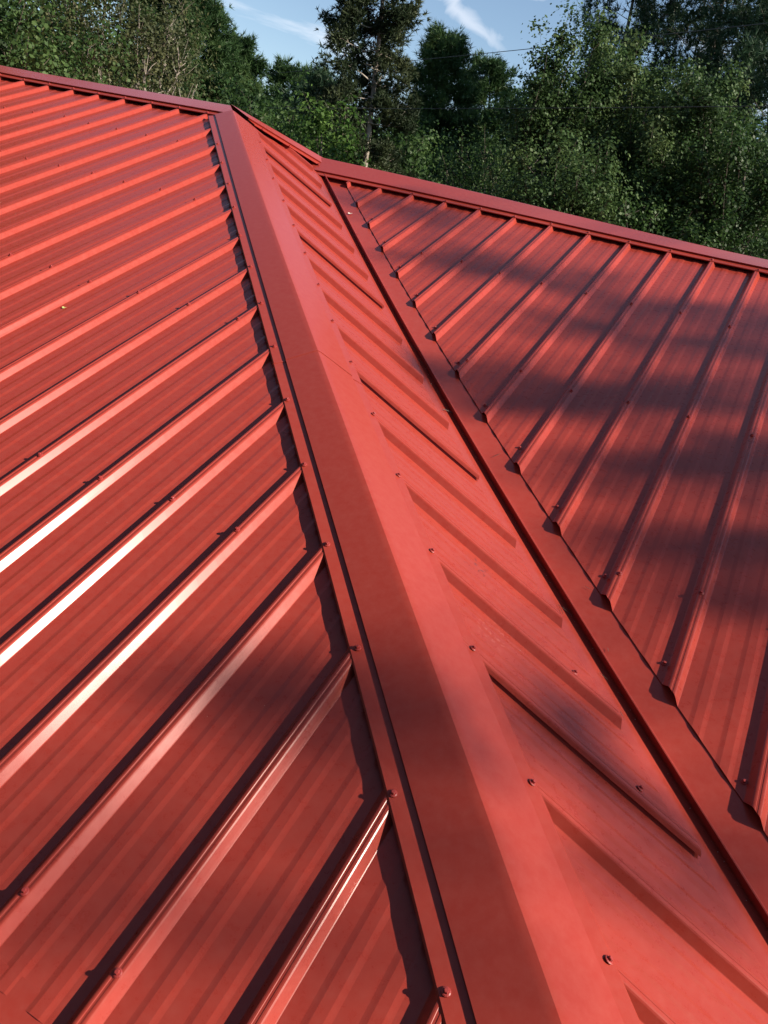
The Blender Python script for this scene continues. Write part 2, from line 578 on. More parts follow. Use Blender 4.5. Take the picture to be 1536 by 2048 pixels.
def box(name, x0, x1, y0, y1, z0, z1, material, parent):
    v = [(x, y, z) for x in (x0, x1) for y in (y0, y1) for z in (z0, z1)]
    f = [(0, 1, 3, 2), (4, 6, 7, 5), (0, 4, 5, 1), (2, 3, 7, 6), (0, 2, 6, 4), (1, 5, 7, 3)]
    return mesh_obj(name, v, f, material, parent)


GZ = -4.4
box('wall', -7.0, 3.60, -3.65, 4.1, GZ - .1, ZE - .16, M_WALL, house)
box('wall', 3.602, 7.6, -2.75, 4.1, GZ - .1, ZE - .16, M_WALL, house)
# gable closures
for x, y0, zf in ((-7.3, EAVE_A, zA), (7.6, EAVE_C, zC)):
    v = [(x, y0 + .1, ZE - .17), (x, 4.3, ZE - .17), (x, 4.3, zD(0, 4.3) - .03)]
    yr = 0 if zf is zA else sy
    v += [(x, yr, zf(x, yr) - .04), (x, y0 + .1, zf(x, y0 + .1) - .03)]
    v2 = [(a + .1, b, c) for a, b, c in v]
    nn = len(v)
    fs = [tuple(range(nn))[::-1], tuple(range(nn, 2 * nn))] + [(i, (i + 1) % nn, (i + 1) % nn + nn, i + nn) for i in range(nn)]
    mesh_obj('gable_wall', v + v2, fs, M_WALL, house)

# roof deck felt just under the sheets (A,B,C,D), each one piece
def deck(pts, zf):
    n0 = len(pts)
    v = [(x, y, zf(x, y) - .025) for x, y in pts]
    v2 = [(x, y, z - .02) for x, y, z in v]
    v = settle(v); v2 = settle(v2)
    fs = [tuple(range(n0)), tuple(range(n0, 2 * n0))[::-1]]
    bm = bmesh.new()
    vs = [bm.verts.new(a) for a in v]
    bm.faces.new(vs)
    bmesh.ops.triangulate(bm, faces=bm.faces[:])
    me = bpy.data.meshes.new('roof_deck'); bm.to_mesh(me); bm.free(); me.materials.append(M_FELT)
    o = bpy.data.objects.new('roof_deck', me); col.objects.link(o); o.parent = house
    md = o.modifiers.new('board thickness', 'SOLIDIFY'); md.thickness = .02; md.offset = -1


def dense(poly, step=.6):
    out = []
    for (a, b), (c, d) in zip(poly, poly[1:] + poly[:1]):
        k = max(1, int(math.hypot(c - a, d - b) / step))
        out += [(a + (c - a) * i / k, b + (d - b) * i / k) for i in range(k)]
    return out


deck(dense([(-7.2, EAVE_A + .1), (-hip_y(1) and hip_x(EAVE_A + .1), EAVE_A + .1), (0, 0), (-7.2, 0)]), lambda x, y: zA(x, y) - .03)
deck(dense([(hip_x(EAVE_A + .1), EAVE_A + .1), (EAVE_B - .08, val_y(EAVE_B - .08)), (sx, sy), (0, 0)]), lambda x, y: zB(x, y) - .03)
deck(dense([(EAVE_B - .08, val_y(EAVE_B - .08)), (7.6, EAVE_C + .06), (7.6, sy), (sx, sy)]), lambda x, y: zC(x, y) - .03)

# ---- screws: washer + hex head, shared mesh
def screw_mesh():
    bm = bmesh.new()
    def ring(r, z, n=10, ph=0):
        return [bm.verts.new((r * math.cos(2 * math.pi * i / n + ph), r * math.sin(2 * math.pi * i / n + ph), z)) for i in range(n)]
    prof = [(.0082, -.001), (.0082, .0008), (.0062, .0020)]
    rs = [ring(r, z, 12) for r, z in prof]
    for a, b in zip(rs, rs[1:]):
        for i in range(12):
            bm.faces.new((a[i], a[(i + 1) % 12], b[(i + 1) % 12], b[i]))
    bm.faces.new(rs[-1])
    hx = [ring(.0046, .0015, 6), ring(.0046, .0062, 6), ring(.0036, .0072, 6)]
    for a, b in zip(hx, hx[1:]):
        for i in range(6):
            bm.faces.new((a[i], a[(i + 1) % 6], b[(i + 1) % 6], b[i]))
    bm.faces.new(hx[-1])
    me = bpy.data.meshes.new('screw')
    bm.to_mesh(me); bm.free(); me.materials.append(M_SCREW)
    return me


SCREW = screw_mesh()
n_screw = 0


def screw(x, y, zf, N, h):
    global n_screw
    q = Vector((x, y, zf(x, y))) + N * h
    q = Vector(settle([tuple(q)])[0])
    o = bpy.data.objects.new('screw', SCREW)
    o.location = q
    tilt = Vector((random.gauss(0, .06), random.gauss(0, .06), 0))
    o.rotation_mode = 'QUATERNION'
    o.rotation_quaternion = (N + tilt).normalized().to_track_quat('Z', 'Y') @ Vector((0, 0, 1)).rotation_difference(Vector((0, 0, 1)))
    o.parent = house
    col.objects.link(o)
    n_screw += 1


J = lambda s=.006: random.gauss(0, s)
# through the hip cap flanges
hA, hB_ = .0240, .0240
for k in range(1, 18):
    x = xA0 + k * PITCH
    if x > .25:
        screw(x + .002 + J(.003), hip_y(x) - qA + .026 + J(.004), zA, NA, hA)
for k in range(0, 17):
    y = yB0 - k * PITCH
    screw(hip_x(y) + qB + J(.003), y + J(.004), zB, NB, hB_)
for k in range(-14, 2):
    x = xA0 + k * PITCH
    if x < .2:
        screw(x + J(.004), -rA + .016 + J(.003), zA, NA, .0262)
for k in range(1, 22):
    x = xC0 + k * PITCH
    screw(x + J(.004), sy - rC + .016 + J(.003), zC, NC, .0240)
for t in (.32, .62, .95):
    screw(sx * t + .105, sy * t - .105, zB, NB, .0285)
# field rows
for row in (-.72, -1.34, -2.205, -3.02, -3.86):
    for k in range(-9, 18):
        x = xA0 + k * PITCH
        if hip_y(x) - qA - .05 > row:
            if row < -2 and x < -.4:
                continue
            screw(x + J(.0025), row + J(.012), zA, NA, RH + .001)
for row in (-.48, -1.335, -2.25, -2.9):
    for k in range(0, 17):
        x = xC0 + k * PITCH
        if val_y(x) + vC + .04 < row:
            screw(x + J(.0025), row + J(.012), zC, NC, RH + .001)
for k in range(1, 14):
    x = xC0 + k * PITCH
    yc = val_y(x) + vC
    if yc > EAVE_C + .1:
        screw(x - .036 + J(.003), yc + .088 + J(.012), zC, NC, .001)
for k, x in ((10.76, 3.383), (11.8, 3.603), (2.5, 1.62), (6.6, 2.45)):
    y = yB0 - round(k) * PITCH + (.05 if k > 9 else .03)
    screw(x, y, zB, NB, .001 + (.002))
print('screws', n_screw)

# ------------------------------------------------------------------ ground
def grid_ground():
    n = 40
    v, f = [], []
    for i in range(n + 1):
        for j in range(n + 1):
            a = ((i / n) * 2 - 1); b = ((j / n) * 2 - 1)
            x = 500 * a * abs(a); y = 500 * b * abs(b)
            v.append((x, y, GZ + .15 * math.sin(x * .11) * math.cos(y * .13) - .16))
    for i in range(n):
        for j in range(n):
            a = i * (n + 1) + j
            f.append((a, a + n + 1, a + n + 2, a + 1))
    o = mesh_obj('ground', v, f, M_GROUND, None, True)
    o['kind'] = 'structure'


grid_ground()


# ------------------------------------------------------------------ trees
def tube(path, radii, sides=6):
    path = [Vector(q) for q in path]
    V, F = [], []
    for i, q in enumerate(path):
        t = (path[min(i + 1, len(path) - 1)] - path[max(i - 1, 0)]).normalized()
        a = t.orthogonal().normalized(); b = t.cross(a)
        for s in range(sides):
            an = 2 * math.pi * s / sides
            V.append(q + (a * math.cos(an) + b * math.sin(an)) * radii[i])
    for i in range(len(path) - 1):
        for s in range(sides):
            F.append((i * sides + s, i * sides + (s + 1) % sides, (i + 1) * sides + (s + 1) % sides, (i + 1) * sides + s))
    F.append(tuple((len(path) - 1) * sides + s for s in range(sides)))
    return V, F


class Wood:
    def __init__(s):
        s.V, s.F = [], []

    def add(s, path, radii, sides=6):
        V, F = tube(path, radii, sides)
        o = len(s.V)
        s.V += V
        s.F += [tuple(i + o for i in f) for f in F]


def fast_mesh(name, V, nface, k, material, parent):
    """V: (nface*k,3) array of unshared polygon corners"""
    me = bpy.data.meshes.new(name)
    me.vertices.add(nface * k); me.loops.add(nface * k); me.polygons.add(nface)
    me.vertices.foreach_set('co', np.ascontiguousarray(V, dtype=np.float32).ravel())
    me.loops.foreach_set('vertex_index', np.arange(nface * k, dtype=np.int32))
    me.polygons.foreach_set('loop_start', np.arange(0, nface * k, k, dtype=np.int32))
    me.materials.append(material)
    me.update(calc_edges=True)
    o = bpy.data.objects.new(name, me)
    col.objects.link(o)
    o.parent = parent
    return o


def unit(a):
    return a / np.maximum(np.linalg.norm(a, axis=-1, keepdims=True), 1e-9)


def leaves(centres, size, g, flat=.5, aspect=.62, outward=None):
    """diamond leaves, random facing with a bias towards the sky"""
    n = len(centres)
    nrm = g.normal(size=(n, 3)) + np.array([0, 0, flat])
    if outward is not None:
        nrm = nrm * .42 + unit(outward) * 1.0
    nrm = unit(nrm)
    a = unit(np.cross(nrm, g.normal(size=(n, 3))))
    b = np.cross(nrm, a)
    s = size * g.uniform(.6, 1.3, (n, 1))
    V = np.stack([centres - a * s * .5, centres + b * s * .5 * aspect, centres + a * s * .5, centres - b * s * .5 * aspect], 1)
    return V.reshape(-1, 3), n


def needles(centres, dirs, length, width, per, g, spread=.75):
    n = len(centres)
    c = np.repeat(centres, per, 0)
    d = unit(np.repeat(dirs, per, 0) + g.normal(size=(n * per, 3)) * spread)
    L = length * g.uniform(.6, 1.15, (n * per, 1))
    sd = unit(np.cross(d, g.normal(size=(n * per, 3)))) * width
    V = np.stack([c - sd * .5, c + sd * .5, c + d * L], 1)
    return V.reshape(-1, 3), n * per


def bend(a, b, g, wob=.08, n=5, sag=0.0):
    a, b = np.array(a, float), np.array(b, float)
    L = np.linalg.norm(b - a)
    out = []
    off = g.normal(size=3) * wob * L
    for i in range(n + 1):
        t = i / n
        q = a + (b - a) * t + off * math.sin(math.pi * t) + np.array([0, 0, -sag * L * math.sin(math.pi * t)])
        out.append(q)
    return out


def at(az, d, z=GZ):
    return np.array([CAM[0] - d * math.sin(R(az)), CAM[1] + d * math.cos(R(az)), z])


LEAN = np.array([-math.cos(R(20)), -math.sin(R(20)), 0]) * math.tan(R(7))


def broad_tree(name, label, cat, base, H, W, seed, leaf, material, nleaf, crown0=.25, taper=.55, nlimb=26,
               bark=M_BARK, group=None, clump=.42, twigs=7, lean=1.0, flat=.5, spread=1.0):
    g = np.random.default_rng(seed)
    base = np.array(base, float) - LEAN * lean * H * .72
    t = thing(name, label, cat, tuple(base), group)
    w = Wood()
    topo = LEAN * lean * H
    top = np.array([0, 0, H * .90]) + topo*.9 + g.normal(size=3) * [.02 * H, .02 * H, 0]
    tr = bend((0, 0, -.2), top, g, .02, 8)
    r0 = .012 * H + .03
    w.add(tr, [r0 * (1 - i / 8) ** .8 + .008 for i in range(9)], 8)
    tips = []
    for i in range(nlimb):
        f = crown0 + (1 - crown0) * ((i + g.uniform(0, 1)) / nlimb) * .97
        p0 = np.array(tr[0]) + (top - np.array(tr[0])) * (f * .80)
        an = i * 2.4 + g.uniform(-.5, .5)
        # crown radius profile
        q = (f - crown0) / (1 - crown0)
        rad = W * .5 * (math.sin(math.pi * min(1, (q * .80 + .17))) ** taper) * g.uniform(.65, 1.12)
        zt = H * (f + .10 * (1 - q) + g.uniform(-.02, .05))
        e = np.array([math.cos(an) * rad, math.sin(an) * rad, min(zt, H * 1.02)]) + topo * f
        L = bend(p0, e, g, .07, 5)
        rr0 = max(.012, r0 * .42 * (1 - f) + .01)
        w.add(L, [rr0 * (1 - k / 5.5) for k in range(6)], 5)
        for j in range(twigs):
            s = g.uniform(.35, 1.0)
            b0 = np.array(L[0]) + (np.array(L[-1]) - np.array(L[0])) * s
            k = min(5, int(s * 5)); b0 = np.array(L[k])
            d = unit(g.normal(size=3) + (e - p0) / max(rad, .2) * .6 + np.array([0, 0, .35]))
            b1 = b0 + d * g.uniform(.35, .95) * max(.35, rad * .45)
            w.add([b0, (b0 + b1) / 2 + g.normal(size=3) * .03, b1], [rr0 * .35 + .003, .005, .003], 4)
            tips.append((b0 + b1) / 2); tips.append(b1)
        tips.append(e); tips.append(p0 + (e - p0) * g.uniform(.3, .8))
    tips += [top, top + np.array([0, 0, .04 * H])] * 4
    tips = np.array(tips)
    ids = g.integers(0, len(tips), nleaf)
    sc = clump * g.uniform(.45, 1.15, (len(tips), 1))
    C = tips[ids] + g.normal(size=(nleaf, 3)) * sc[ids] * np.array([.62, .62, .5]) * spread
    V, n = leaves(C, leaf, g, flat, .74, C - tips[ids] + np.array([0, 0, .12]))
    mesh_obj('trunk', w.V, w.F, bark, t, True)
    fast_mesh('crown', V, n, 4, material, t)
    return t


def pine_tree(name, label, cat, base, H, W, seed, material, ntuft=1500, crown0=.3, nlimb=34, bark=M_BARK, group=None,
              length=.22, width=.022, lean=1.0, power=.8, irregular=.3, per=9, droop=.0, bare=None, girth=1.0):
    g = np.random.default_rng(seed)
    base = np.array(base, float) - LEAN * lean * H * .72
    t = thing(name, label, cat, tuple(base), group)
    w = Wood()
    topo = LEAN * lean * H
    top = np.array([0, 0, H]) + topo
    tr = bend((0, 0, -.2), top, g, .012, 8)
    r0 = (.010 * H + .03) * girth
    w.add(tr, [r0 * (1 - i / 8) ** .8 + .01 for i in range(9)], 8)
    anchors, dirs = [], []
    for i in range(nlimb):
        f = crown0 + (1 - crown0) * ((i + g.uniform(0, .9)) / nlimb)
        q = (f - crown0) / (1 - crown0)
        p0 = np.array([0, 0, H * f * .985]) + topo * f
        an = i * 2.4 + g.uniform(-.4, .4)
        if bare and bare[0] < f < bare[1]:
            dd = (an - bare[2] + math.pi) % (2 * math.pi) - math.pi
            if abs(dd) < bare[3]:
                continue
        rad = W * .5 * ((1 - q) ** power + .10) * g.uniform(1 - irregular, 1.1)
        e = p0 + np.array([math.cos(an) * rad, math.sin(an) * rad, rad * (g.uniform(.15, .5) - droop)])
        L = bend(p0, e, g, .05, 5, sag=.05)
        rr0 = .008 + .03 * (1 - q) * rad / max(W * .5, .1)
        w.add(L, [rr0 * (1 - k / 5.6) for k in range(6)], 5)
        m_ = max(4, int(8 * rad / max(W * .5, .1)))
        for j in range(m_):
            s = g.uniform(.3, 1.0)
            b0 = np.array(L[min(5, int(s * 5.5))])
            d = unit((e - p0) / max(rad, .1) + g.normal(size=3) * .75 + np.array([0, 0, .35]))
            ln = g.uniform(.25, .6) * max(.35, rad * .60)
            b1 = b0 + d * ln
            w.add([b0, b1], [rr0 * .4 + .002, .004], 4)
            for u in (.5, .75, 1.0):
                anchors.append(b0 + (b1 - b0) * u); dirs.append(d)
        anchors.append(e); dirs.append(unit(e - p0 + np.array([0, 0, .1])))
    anchors, dirs = np.array(anchors), np.array(dirs)
    ids = g.integers(0, len(anchors), ntuft)
    C = anchors[ids] + g.normal(size=(ntuft, 3)) * .09 * (W / 4 + .4)
    D = unit(dirs[ids] + np.array([0, 0, .35]) + g.normal(size=(ntuft, 3)) * .35)
    V, n = needles(C, D, length, width, per, g)
    mesh_obj('trunk', w.V, w.F, bark, t, True)
    fast_mesh('crown', V, n, 3, material, t)
    return t


# heights are measured from the ground at GZ
def Hof(el, d):
    return (CAM[2] - GZ) + d * math.tan(R(el))


pine_tree('cedar_tree', 'tall dark cedar with pale trunk and ragged boughs, between the two sky gaps', 'tree',
          at(29.3, 22), Hof(22, 22), 2.8, 11, M_CEDAR, 24000, .12, 150, M_PALEBARK, None, .15, .028, 0.75, .35, .5, 8, .35,
          bare=(.45, .70, R(-58), R(30)), girth=.6)
# pines on the left of the gap
PL = dict(length=.24, width=.030, power=.5, irregular=.3)
pine_tree('pine_tree', 'bushy green pine, tallest of those left of the sky gap', 'tree', at(41.2, 30), Hof(10.6, 30), 4.6, 21, M_PINE, 15000, .1, 80, **PL)
pine_tree('pine_tree', 'rounded pine whose shoulder slopes down to the gap, right of the tallest pine', 'tree', at(39.0, 31), Hof(10.1, 31), 4.2, 22, M_PINE, 14000, .1, 76, **PL)
pine_tree('pine_tree', 'lower pine beside the open sky left of the cedar', 'tree', at(36.8, 32), Hof(8.7, 32), 4.0, 23, M_PINE, 14000, .1, 70, **PL)
pine_tree('pine_tree', 'small far pine low under the open sky just left of the cedar', 'tree', at(33.2, 42), Hof(7.9, 42), 6.0, 24, M_PINE, 7000, .1, 60, length=.34, width=.045, power=.5)
pine_tree('pine_tree', 'far pine hidden half behind the left boughs of the cedar', 'tree', at(31.0, 40), Hof(8.0, 40), 6.0, 25, M_PINEDARK, 7000, .1, 60, length=.34, width=.045, power=.5)
# pines right of the cedar
pine_tree('pine_tree', 'pointed sunlit pine standing alone against the sky right of the cedar', 'tree', at(24.0, 33), Hof(11.8, 33), 4.4, 26, M_PINE, 20000, .08, 120, length=.25, width=.030, power=.5)
pine_tree('pine_tree', 'darker pine between the pointed pine and the big leafy trees', 'tree', at(20.9, 36), Hof(10.9, 36), 4.4, 27, M_PINE, 13000, .08, 80, length=.26, width=.034, power=.5)
pine_tree('pine_tree', 'tall black-green pine crown showing above the leafy trees at top right', 'tree', at(13.4, 31), Hof(19.0, 31), 4.6, 28, M_PINEDARK, 4500, .45, 60, power=.35, irregular=.45, length=.27, width=.03)
pine_tree('pine_tree', 'broad dark pine with bare limbs against the sky in the top right corner', 'tree', at(8.4, 30), Hof(20, 30), 6.5, 29, M_PINEDARK, 7000, .5, 70, power=.3, irregular=.5, length=.27, width=.03)
pine_tree('pine_tree', 'dark pine at the right edge behind the leafy trees', 'tree', at(4.5, 27), Hof(18.0, 27), 5.5, 30, M_PINEDARK, 6000, .3, 60, power=.35, irregular=.45, length=.27, width=.03)

# leafy trees, right
RT = dict(taper=.55, nlimb=64, twigs=8, clump=.26)
def right_tree(label, az, d, el, W, seed, n, material=M_POPLAR, leaf=.062, **k):
    a = dict(RT); a.update(k)
    return broad_tree('leafy_tree', label, 'tree', at(az, d), Hof(el, d), W, seed, leaf, material, n, .05, **a)


right_tree('tall feathery leafy tree at the left of the right-hand clump, top reaching the sky', 16.4, 17, 14.6, 2.8, 41, 80000)
right_tree('slender leafy tree squeezed between the two tallest leafy crowns on the right', 14.1, 18, 14.0, 2.6, 42, 60000)
right_tree('pale silvery leafy tree in front of the corner pines', 11.0, 17.5, 13.4, 3.3, 43, 76000)
right_tree('leafy tree with bright speckled crown near the right edge', 7.8, 17, 13.6, 3.2, 44, 74000)
right_tree('dark leafy tree running off the right edge', 4.0, 16, 11.5, 3.4, 45, 56000, M_BROAD)
right_tree('rounded bushy tree low in front of the right-hand clump, above the ridge', 14.4, 14.6, 8.2, 3.4, 46, 64000, clump=.3)
right_tree('low dark bushy tree at the foot of the right-hand clump near the edge', 8.6, 14.5, 5.6, 3.4, 47, 26000, M_BROAD)
right_tree('dark bushy tree filling the shade right of the cedar foot', 19.6, 20, 7.6, 4.4, 48, 30000, M_BROAD, .065, clump=.4)
# leafy trees, left
broad_tree('leafy_tree', 'dark large-leaved tree in the top left corner', 'tree',
           at(51.0, 12.5), Hof(12, 12.5), 3.90, 51, .055, M_BROAD, 66000, .10, .5, 40, clump=.45)
broad_tree('leafy_tree', 'dark leafy tree just right of the large-leaved corner tree', 'tree',
           at(47.6, 16), Hof(11.5, 16), 3.66, 52, 0.055, M_BROAD, 60000, .08, .5, 40, clump=.45)
broad_tree('scrub_tree', 'thin olive tree with pale bare twigs behind the left ridge', 'tree',
           at(44.2, 13.5), Hof(12.0, 13.5), 3.42, 53, 0.045, M_OLIVE, 52000, .12, .5, 50, M_BARK, clump=.40, twigs=10)
broad_tree('scrub_tree', 'half bare olive tree with white dead branches left of the pines', 'tree',
           at(41.8, 13.0), Hof(9.6, 13.0), 2.68, 54, 0.045, M_OLIVE, 22000, .12, .5, 46, M_PALEBARK, clump=.38, twigs=12)
broad_tree('leafy_tree', 'sunlit yellow-green sapling tree left of the cedar trunk', 'tree',
           at(30.6, 19), Hof(6.9, 19), 2.68, 55, 0.088, M_LIME, 13600, .15, .5, 30, clump=.35)
broad_tree('leafy_tree', 'dark leafy tree standing behind the peak where the ridge caps meet', 'tree',
           at(34.8, 21), Hof(6.0, 21), 4.88, 56, 0.094, M_BROAD, 23800, .05, .5, 34, clump=.5)
broad_tree('leafy_tree', 'green leafy tree right behind the cedar trunk', 'tree',
           at(26.4, 24), Hof(7.2, 24), 4.39, 57, 0.100, M_BROAD, 22100, .05, .5, 34, clump=.5)

# far wood behind: separate trees from two masters
far_src = []
spots = []
g0 = np.random.default_rng(99)
for i, az in enumerate(np.arange(-6, 60, 2.6)):
    spots.append((az + g0.uniform(-.6, .6), g0.uniform(44, 56), 0))
for i, az in enumerate(np.arange(-4, 58, 3.1)):
    spots.append((az + g0.uniform(-.6, .6), g0.uniform(28, 36) if az < 33 else g0.uniform(34, 40), 1))
masters = {}
side_words = ['left', 'right']


def copy_tree(src, loc, rz, sc, label, group):
    r = src.copy(); col.objects.link(r)
    r.location = loc; r.rotation_euler = (0, 0, rz); r.scale = (sc, sc, sc)
    r['label'] = label
    if group:
        r['group'] = group
    for ch in src.children:
        c = ch.copy(); col.objects.link(c); c.parent = r
    return r


for i, (az, d, kind) in enumerate(spots):
    lab = ('dark distant tree of the wood line seen through gaps behind nearer trees' if kind == 0
           else 'shaded mid-distance tree filling the dark gaps behind nearer trees')
    grp = 'distant trees of the wood line' if kind == 0 else 'shaded trees behind the front row'
    b = at(az, d)
    lim = 6.6 if az > 33 else 6.8
    where = ('at the far left', 'behind the olive scrub', 'behind the left pines', 'behind the cedar', 'behind the lone pointed pine', 'behind the tall leafy clump', 'near the right edge', 'beyond the right edge')[0 if az > 50 else 1 if az > 41 else 2 if az > 33 else 3 if az > 26 else 4 if az > 20 else 5 if az > 9 else 6 if az > 0 else 7]
    lab = ('distant dark wood-line tree ' if kind == 0 else 'shaded mid-distance tree in the gaps ') + where
    rank = sum(1 for q in spots if q[2] == kind and q[0] > az)
    ORD = ['leftmost', 'second', 'third', 'fourth', 'fifth', 'sixth', 'seventh', 'eighth', 'ninth', 'tenth', 'eleventh', 'twelfth', 'thirteenth',
           'fourteenth', 'fifteenth', 'sixteenth', 'seventeenth', 'eighteenth', 'nineteenth', 'twentieth', 'twenty-first', 'twenty-second',
           'twenty-third', 'twenty-fourth', 'twenty-fifth', 'twenty-sixth', 'twenty-seventh']
    lab += ', leftmost of its row' if rank == 0 else ', %s from the left' % ORD[rank]
    if 21 < az < 34:
        lim = 6.2
    if az < 19:
        lim = 10.5
    H = Hof(lim + g0.uniform(-1.2, .3), d)
    if kind not in masters:
        if kind == 0:
            masters[0] = (broad_tree('distant_tree', lab, 'tree', b, H, 7.0, 71, .30, M_BROAD, 12000, .03, .45, 40, clump=.9, lean=0), H)
        else:
            masters[1] = (broad_tree('shaded_tree', lab, 'tree', b, H, 5.0, 72, .17, M_BROAD, 16000, .02, .45, 40, clump=.7, lean=0), H)
        masters[kind][0]['group'] = grp
    else:
        copy_tree(masters[kind][0], tuple(b), g0.uniform(0, 6.28), H / masters[kind][1], lab, grp)

# the wood closes round the house on the other sides as well (out of view): it darkens and greens what the steel reflects
ring = [(az, g0.uniform(13.5, 17)) for az in list(np.arange(66, 246, 9.5))]
for i, (az, d) in enumerate(ring):
    b = at(az, d) + np.array([-1.2, 1.5, 0])
    if -8.8 < b[0] < 9.0 and -6 < b[1] < 6:
        b[0] = -11.5 if b[0] < 0 else 11.5
    H = g0.uniform(12.5, 15.5)
    cmp_ = (360 - az) % 360
    lab = 'leafy tree of the surrounding wood, ' + ('west' if 225 < cmp_ <= 310 else 'south' if 135 < cmp_ <= 225 else 'south-east' if 90 < cmp_ <= 135 else 'north-east') + ' of the house and outside the view'
    copy_tree(masters[1][0], tuple(b), g0.uniform(0, 6.28), H / masters[1][1], lab, 'trees of the wood outside the view')

# ------------------------------------------------------------------ pines east of the house: they throw the dappled shade
def shade_tree(name, label, base, H, targets, seed, tmin, tmax):
    """a pine whose boughs hang in the path of the morning sun; targets: (plane fn, x, y, radius, density)"""
    g = np.random.default_rng(seed)
    t = thing(name, label, 'tree', tuple(base))
    base = np.array(base)
    w = Wood()
    tr = bend((0, 0, -.2), (0, 0, H), g, .012, 8)
    w.add(tr, [.20 * (1 - i / 8) ** .8 + .02 for i in range(9)], 8)
    S = np.array(sun_dir)
    CC, DD = [], []
    for (zf, x, y, rad, n) in targets:
        P = np.array([x, y, zf(x, y)])
        # bough centre: nearest point of the ray to the trunk, with some scatter along it
        tt = ((base[:2] - P[:2]) @ S[:2]) / (S[:2] @ S[:2]) + g.uniform(-tmax, tmax)
        c = P + S * tt - base
        if c[2] < .5:
            continue
        hz = max(.3, c[2] - .25 * np.linalg.norm(c[:2]))
        L = bend((0, 0, min(hz, H * .98)), c, g, .04, 4, .04)
        w.add(L, [.014, .011, .009, .006, .004], 5)
        cc = c + g.normal(size=(n, 3)) * rad * .60
        CC.append(cc)
        DD.append(unit(g.normal(size=(n, 3)) + np.array([0, 0, .6])))
    V, nn = needles(np.concatenate(CC), np.concatenate(DD), .17, .014, 9, g)
    mesh_obj('trunk', w.V, w.F, M_BARK, t, True)
    fast_mesh('crown', V, nn, 3, M_PINE, t)
    return t


T = []


def band(zf, pts, rad, n):
    for x, y in pts:
        T.append((zf, x + random.gauss(0, .03), y + random.gauss(0, .035), rad * random.uniform(.7, 1.3), n))


band(zC, [(1.3, .05), (1.5, .02), (1.7, -.03), (1.8, -.42), (1.98, -.44), (2.13, -.4), (2.3, -.39), (2.46, -.38), (2.6, -.32)], .12, 13)
band(zC, [(2.72, -.81), (2.79, -.68), (2.9, -.64), (2.99, -.56), (3.22, -.36), (3.34, -.36), (3.48, -.38), (3.65, -.40)], .14, 14)
band(zC, [(2.57, -1.44), (2.7, -1.45), (2.81, -1.42), (2.93, -1.42), (3.05, -1.44), (3.16, -1.37), (3.19, -1.19), (3.3, -1.15),
          (3.42, -1.12), (3.53, -1.08), (3.7, -1.05), (2.62, -1.3), (2.9, -1.3)], .14, 15)
band(zC, [(3.25, -1.8), (3.33, -1.72), (3.4, -1.64), (3.46, -1.54), (3.56, -1.55), (3.64, -1.56), (3.71, -1.55), (3.85, -1.5), (3.5, -1.66), (3.62, -1.46)], .12, 13)
band(zC, [(3.43, -2.13), (3.51, -2.07), (3.59, -2.02), (3.67, -1.97), (3.74, -1.96), (3.61, -2.26), (3.74, -2.24), (3.9, -1.9)], .11, 10)
band(zC, [(3.1, -.75), (3.2, -.62), (3.4, -.62), (3.6, -.60), (3.8, -.7), (4.0, -.9), (3.9, -1.15), (4.1, -1.3), (4.1, -1.7), (1.0, .1)], .12, 10)
band(zB, [(2.33, -1.48), (2.4, -1.45)], .07, 8)
band(zB, [(3.42, -3.12), (3.45, -2.98), (3.51, -3.06), (3.62, -3.05), (3.69, -3.09), (3.78, -3.05), (3.62, -3.23), (3.5, -2.92), (3.75, -3.2)], .09, 7)
band(zA, [(2.78, -3.33), (2.88, -3.33), (2.98, -3.32), (3.07, -3.36), (3.0, -3.42)], .10, 5)
band(zA, [(3.2, -3.25), (3.26, -3.31), (3.31, -3.35)], .12, 2)
band(zA, [(2.83, -3.85), (2.88, -3.75), (3.06, -3.83), (3.21, -3.76), (3.26, -3.66), (2.6, -3.8)], .13, 3)
shade_tree('pine_tree', 'tall pine east of the house whose boughs dapple the roof with shade, outside the view',
           (14.5, 4.0, GZ), 13.0, T, 5, 0, .8)

# ------------------------------------------------------------------ wires on poles
def pole(loc, H, label):
    t = thing('utility_pole', label, 'utility pole', loc)
    V, F = tube([(0, 0, -.3), (0, 0, H * .5), (0, 0, H)], [.14, .12, .10], 10)
    mesh_obj('post', V, F, M_BARK, t, True)
    v = [(x, y, z) for x in (-.9, .9) for y in (.10, .19) for z in (H - .5, H - .38)]
    f = [(0, 1, 3, 2), (4, 6, 7, 5), (0, 4, 5, 1), (2, 3, 7, 6), (0, 2, 6, 4), (1, 5, 7, 3)]
    mesh_obj('crossarm', v, f, M_BARK, t)


def direction(az, el):
    return np.array([-math.sin(R(az)) * math.cos(R(el)), math.cos(R(az)) * math.cos(R(el)), math.sin(R(el))])


def wire(a, b, sag, r, label):
    pts = []
    for i in range(41):
        t = i / 40
        q = a + (b - a) * t
        q = q + np.array([0, 0, -sag * 4 * t * (1 - t)])
        pts.append(q)
    V, F = tube(pts, [r] * 41, 5)
    o = mesh_obj('overhead_wire', V, F, M_WIRE, None, True)
    o['label'] = label; o['category'] = 'cable'; o['group'] = 'overhead wires behind the roof'


a = CAM + direction(62, 5.2) * 46; b = CAM + direction(-14, 17.6) * 27
pole((a[0], a[1], GZ), a[2] - GZ + .1, 'wooden utility pole beyond the left edge')
pole((b[0], b[1], GZ), b[2] - GZ + .1, 'wooden utility pole beyond the right edge')


def ray_wire(p1, p2, d1, d2):
    A = CAM + direction(*p1) * d1; B = CAM + direction(*p2) * d2
    return A, B


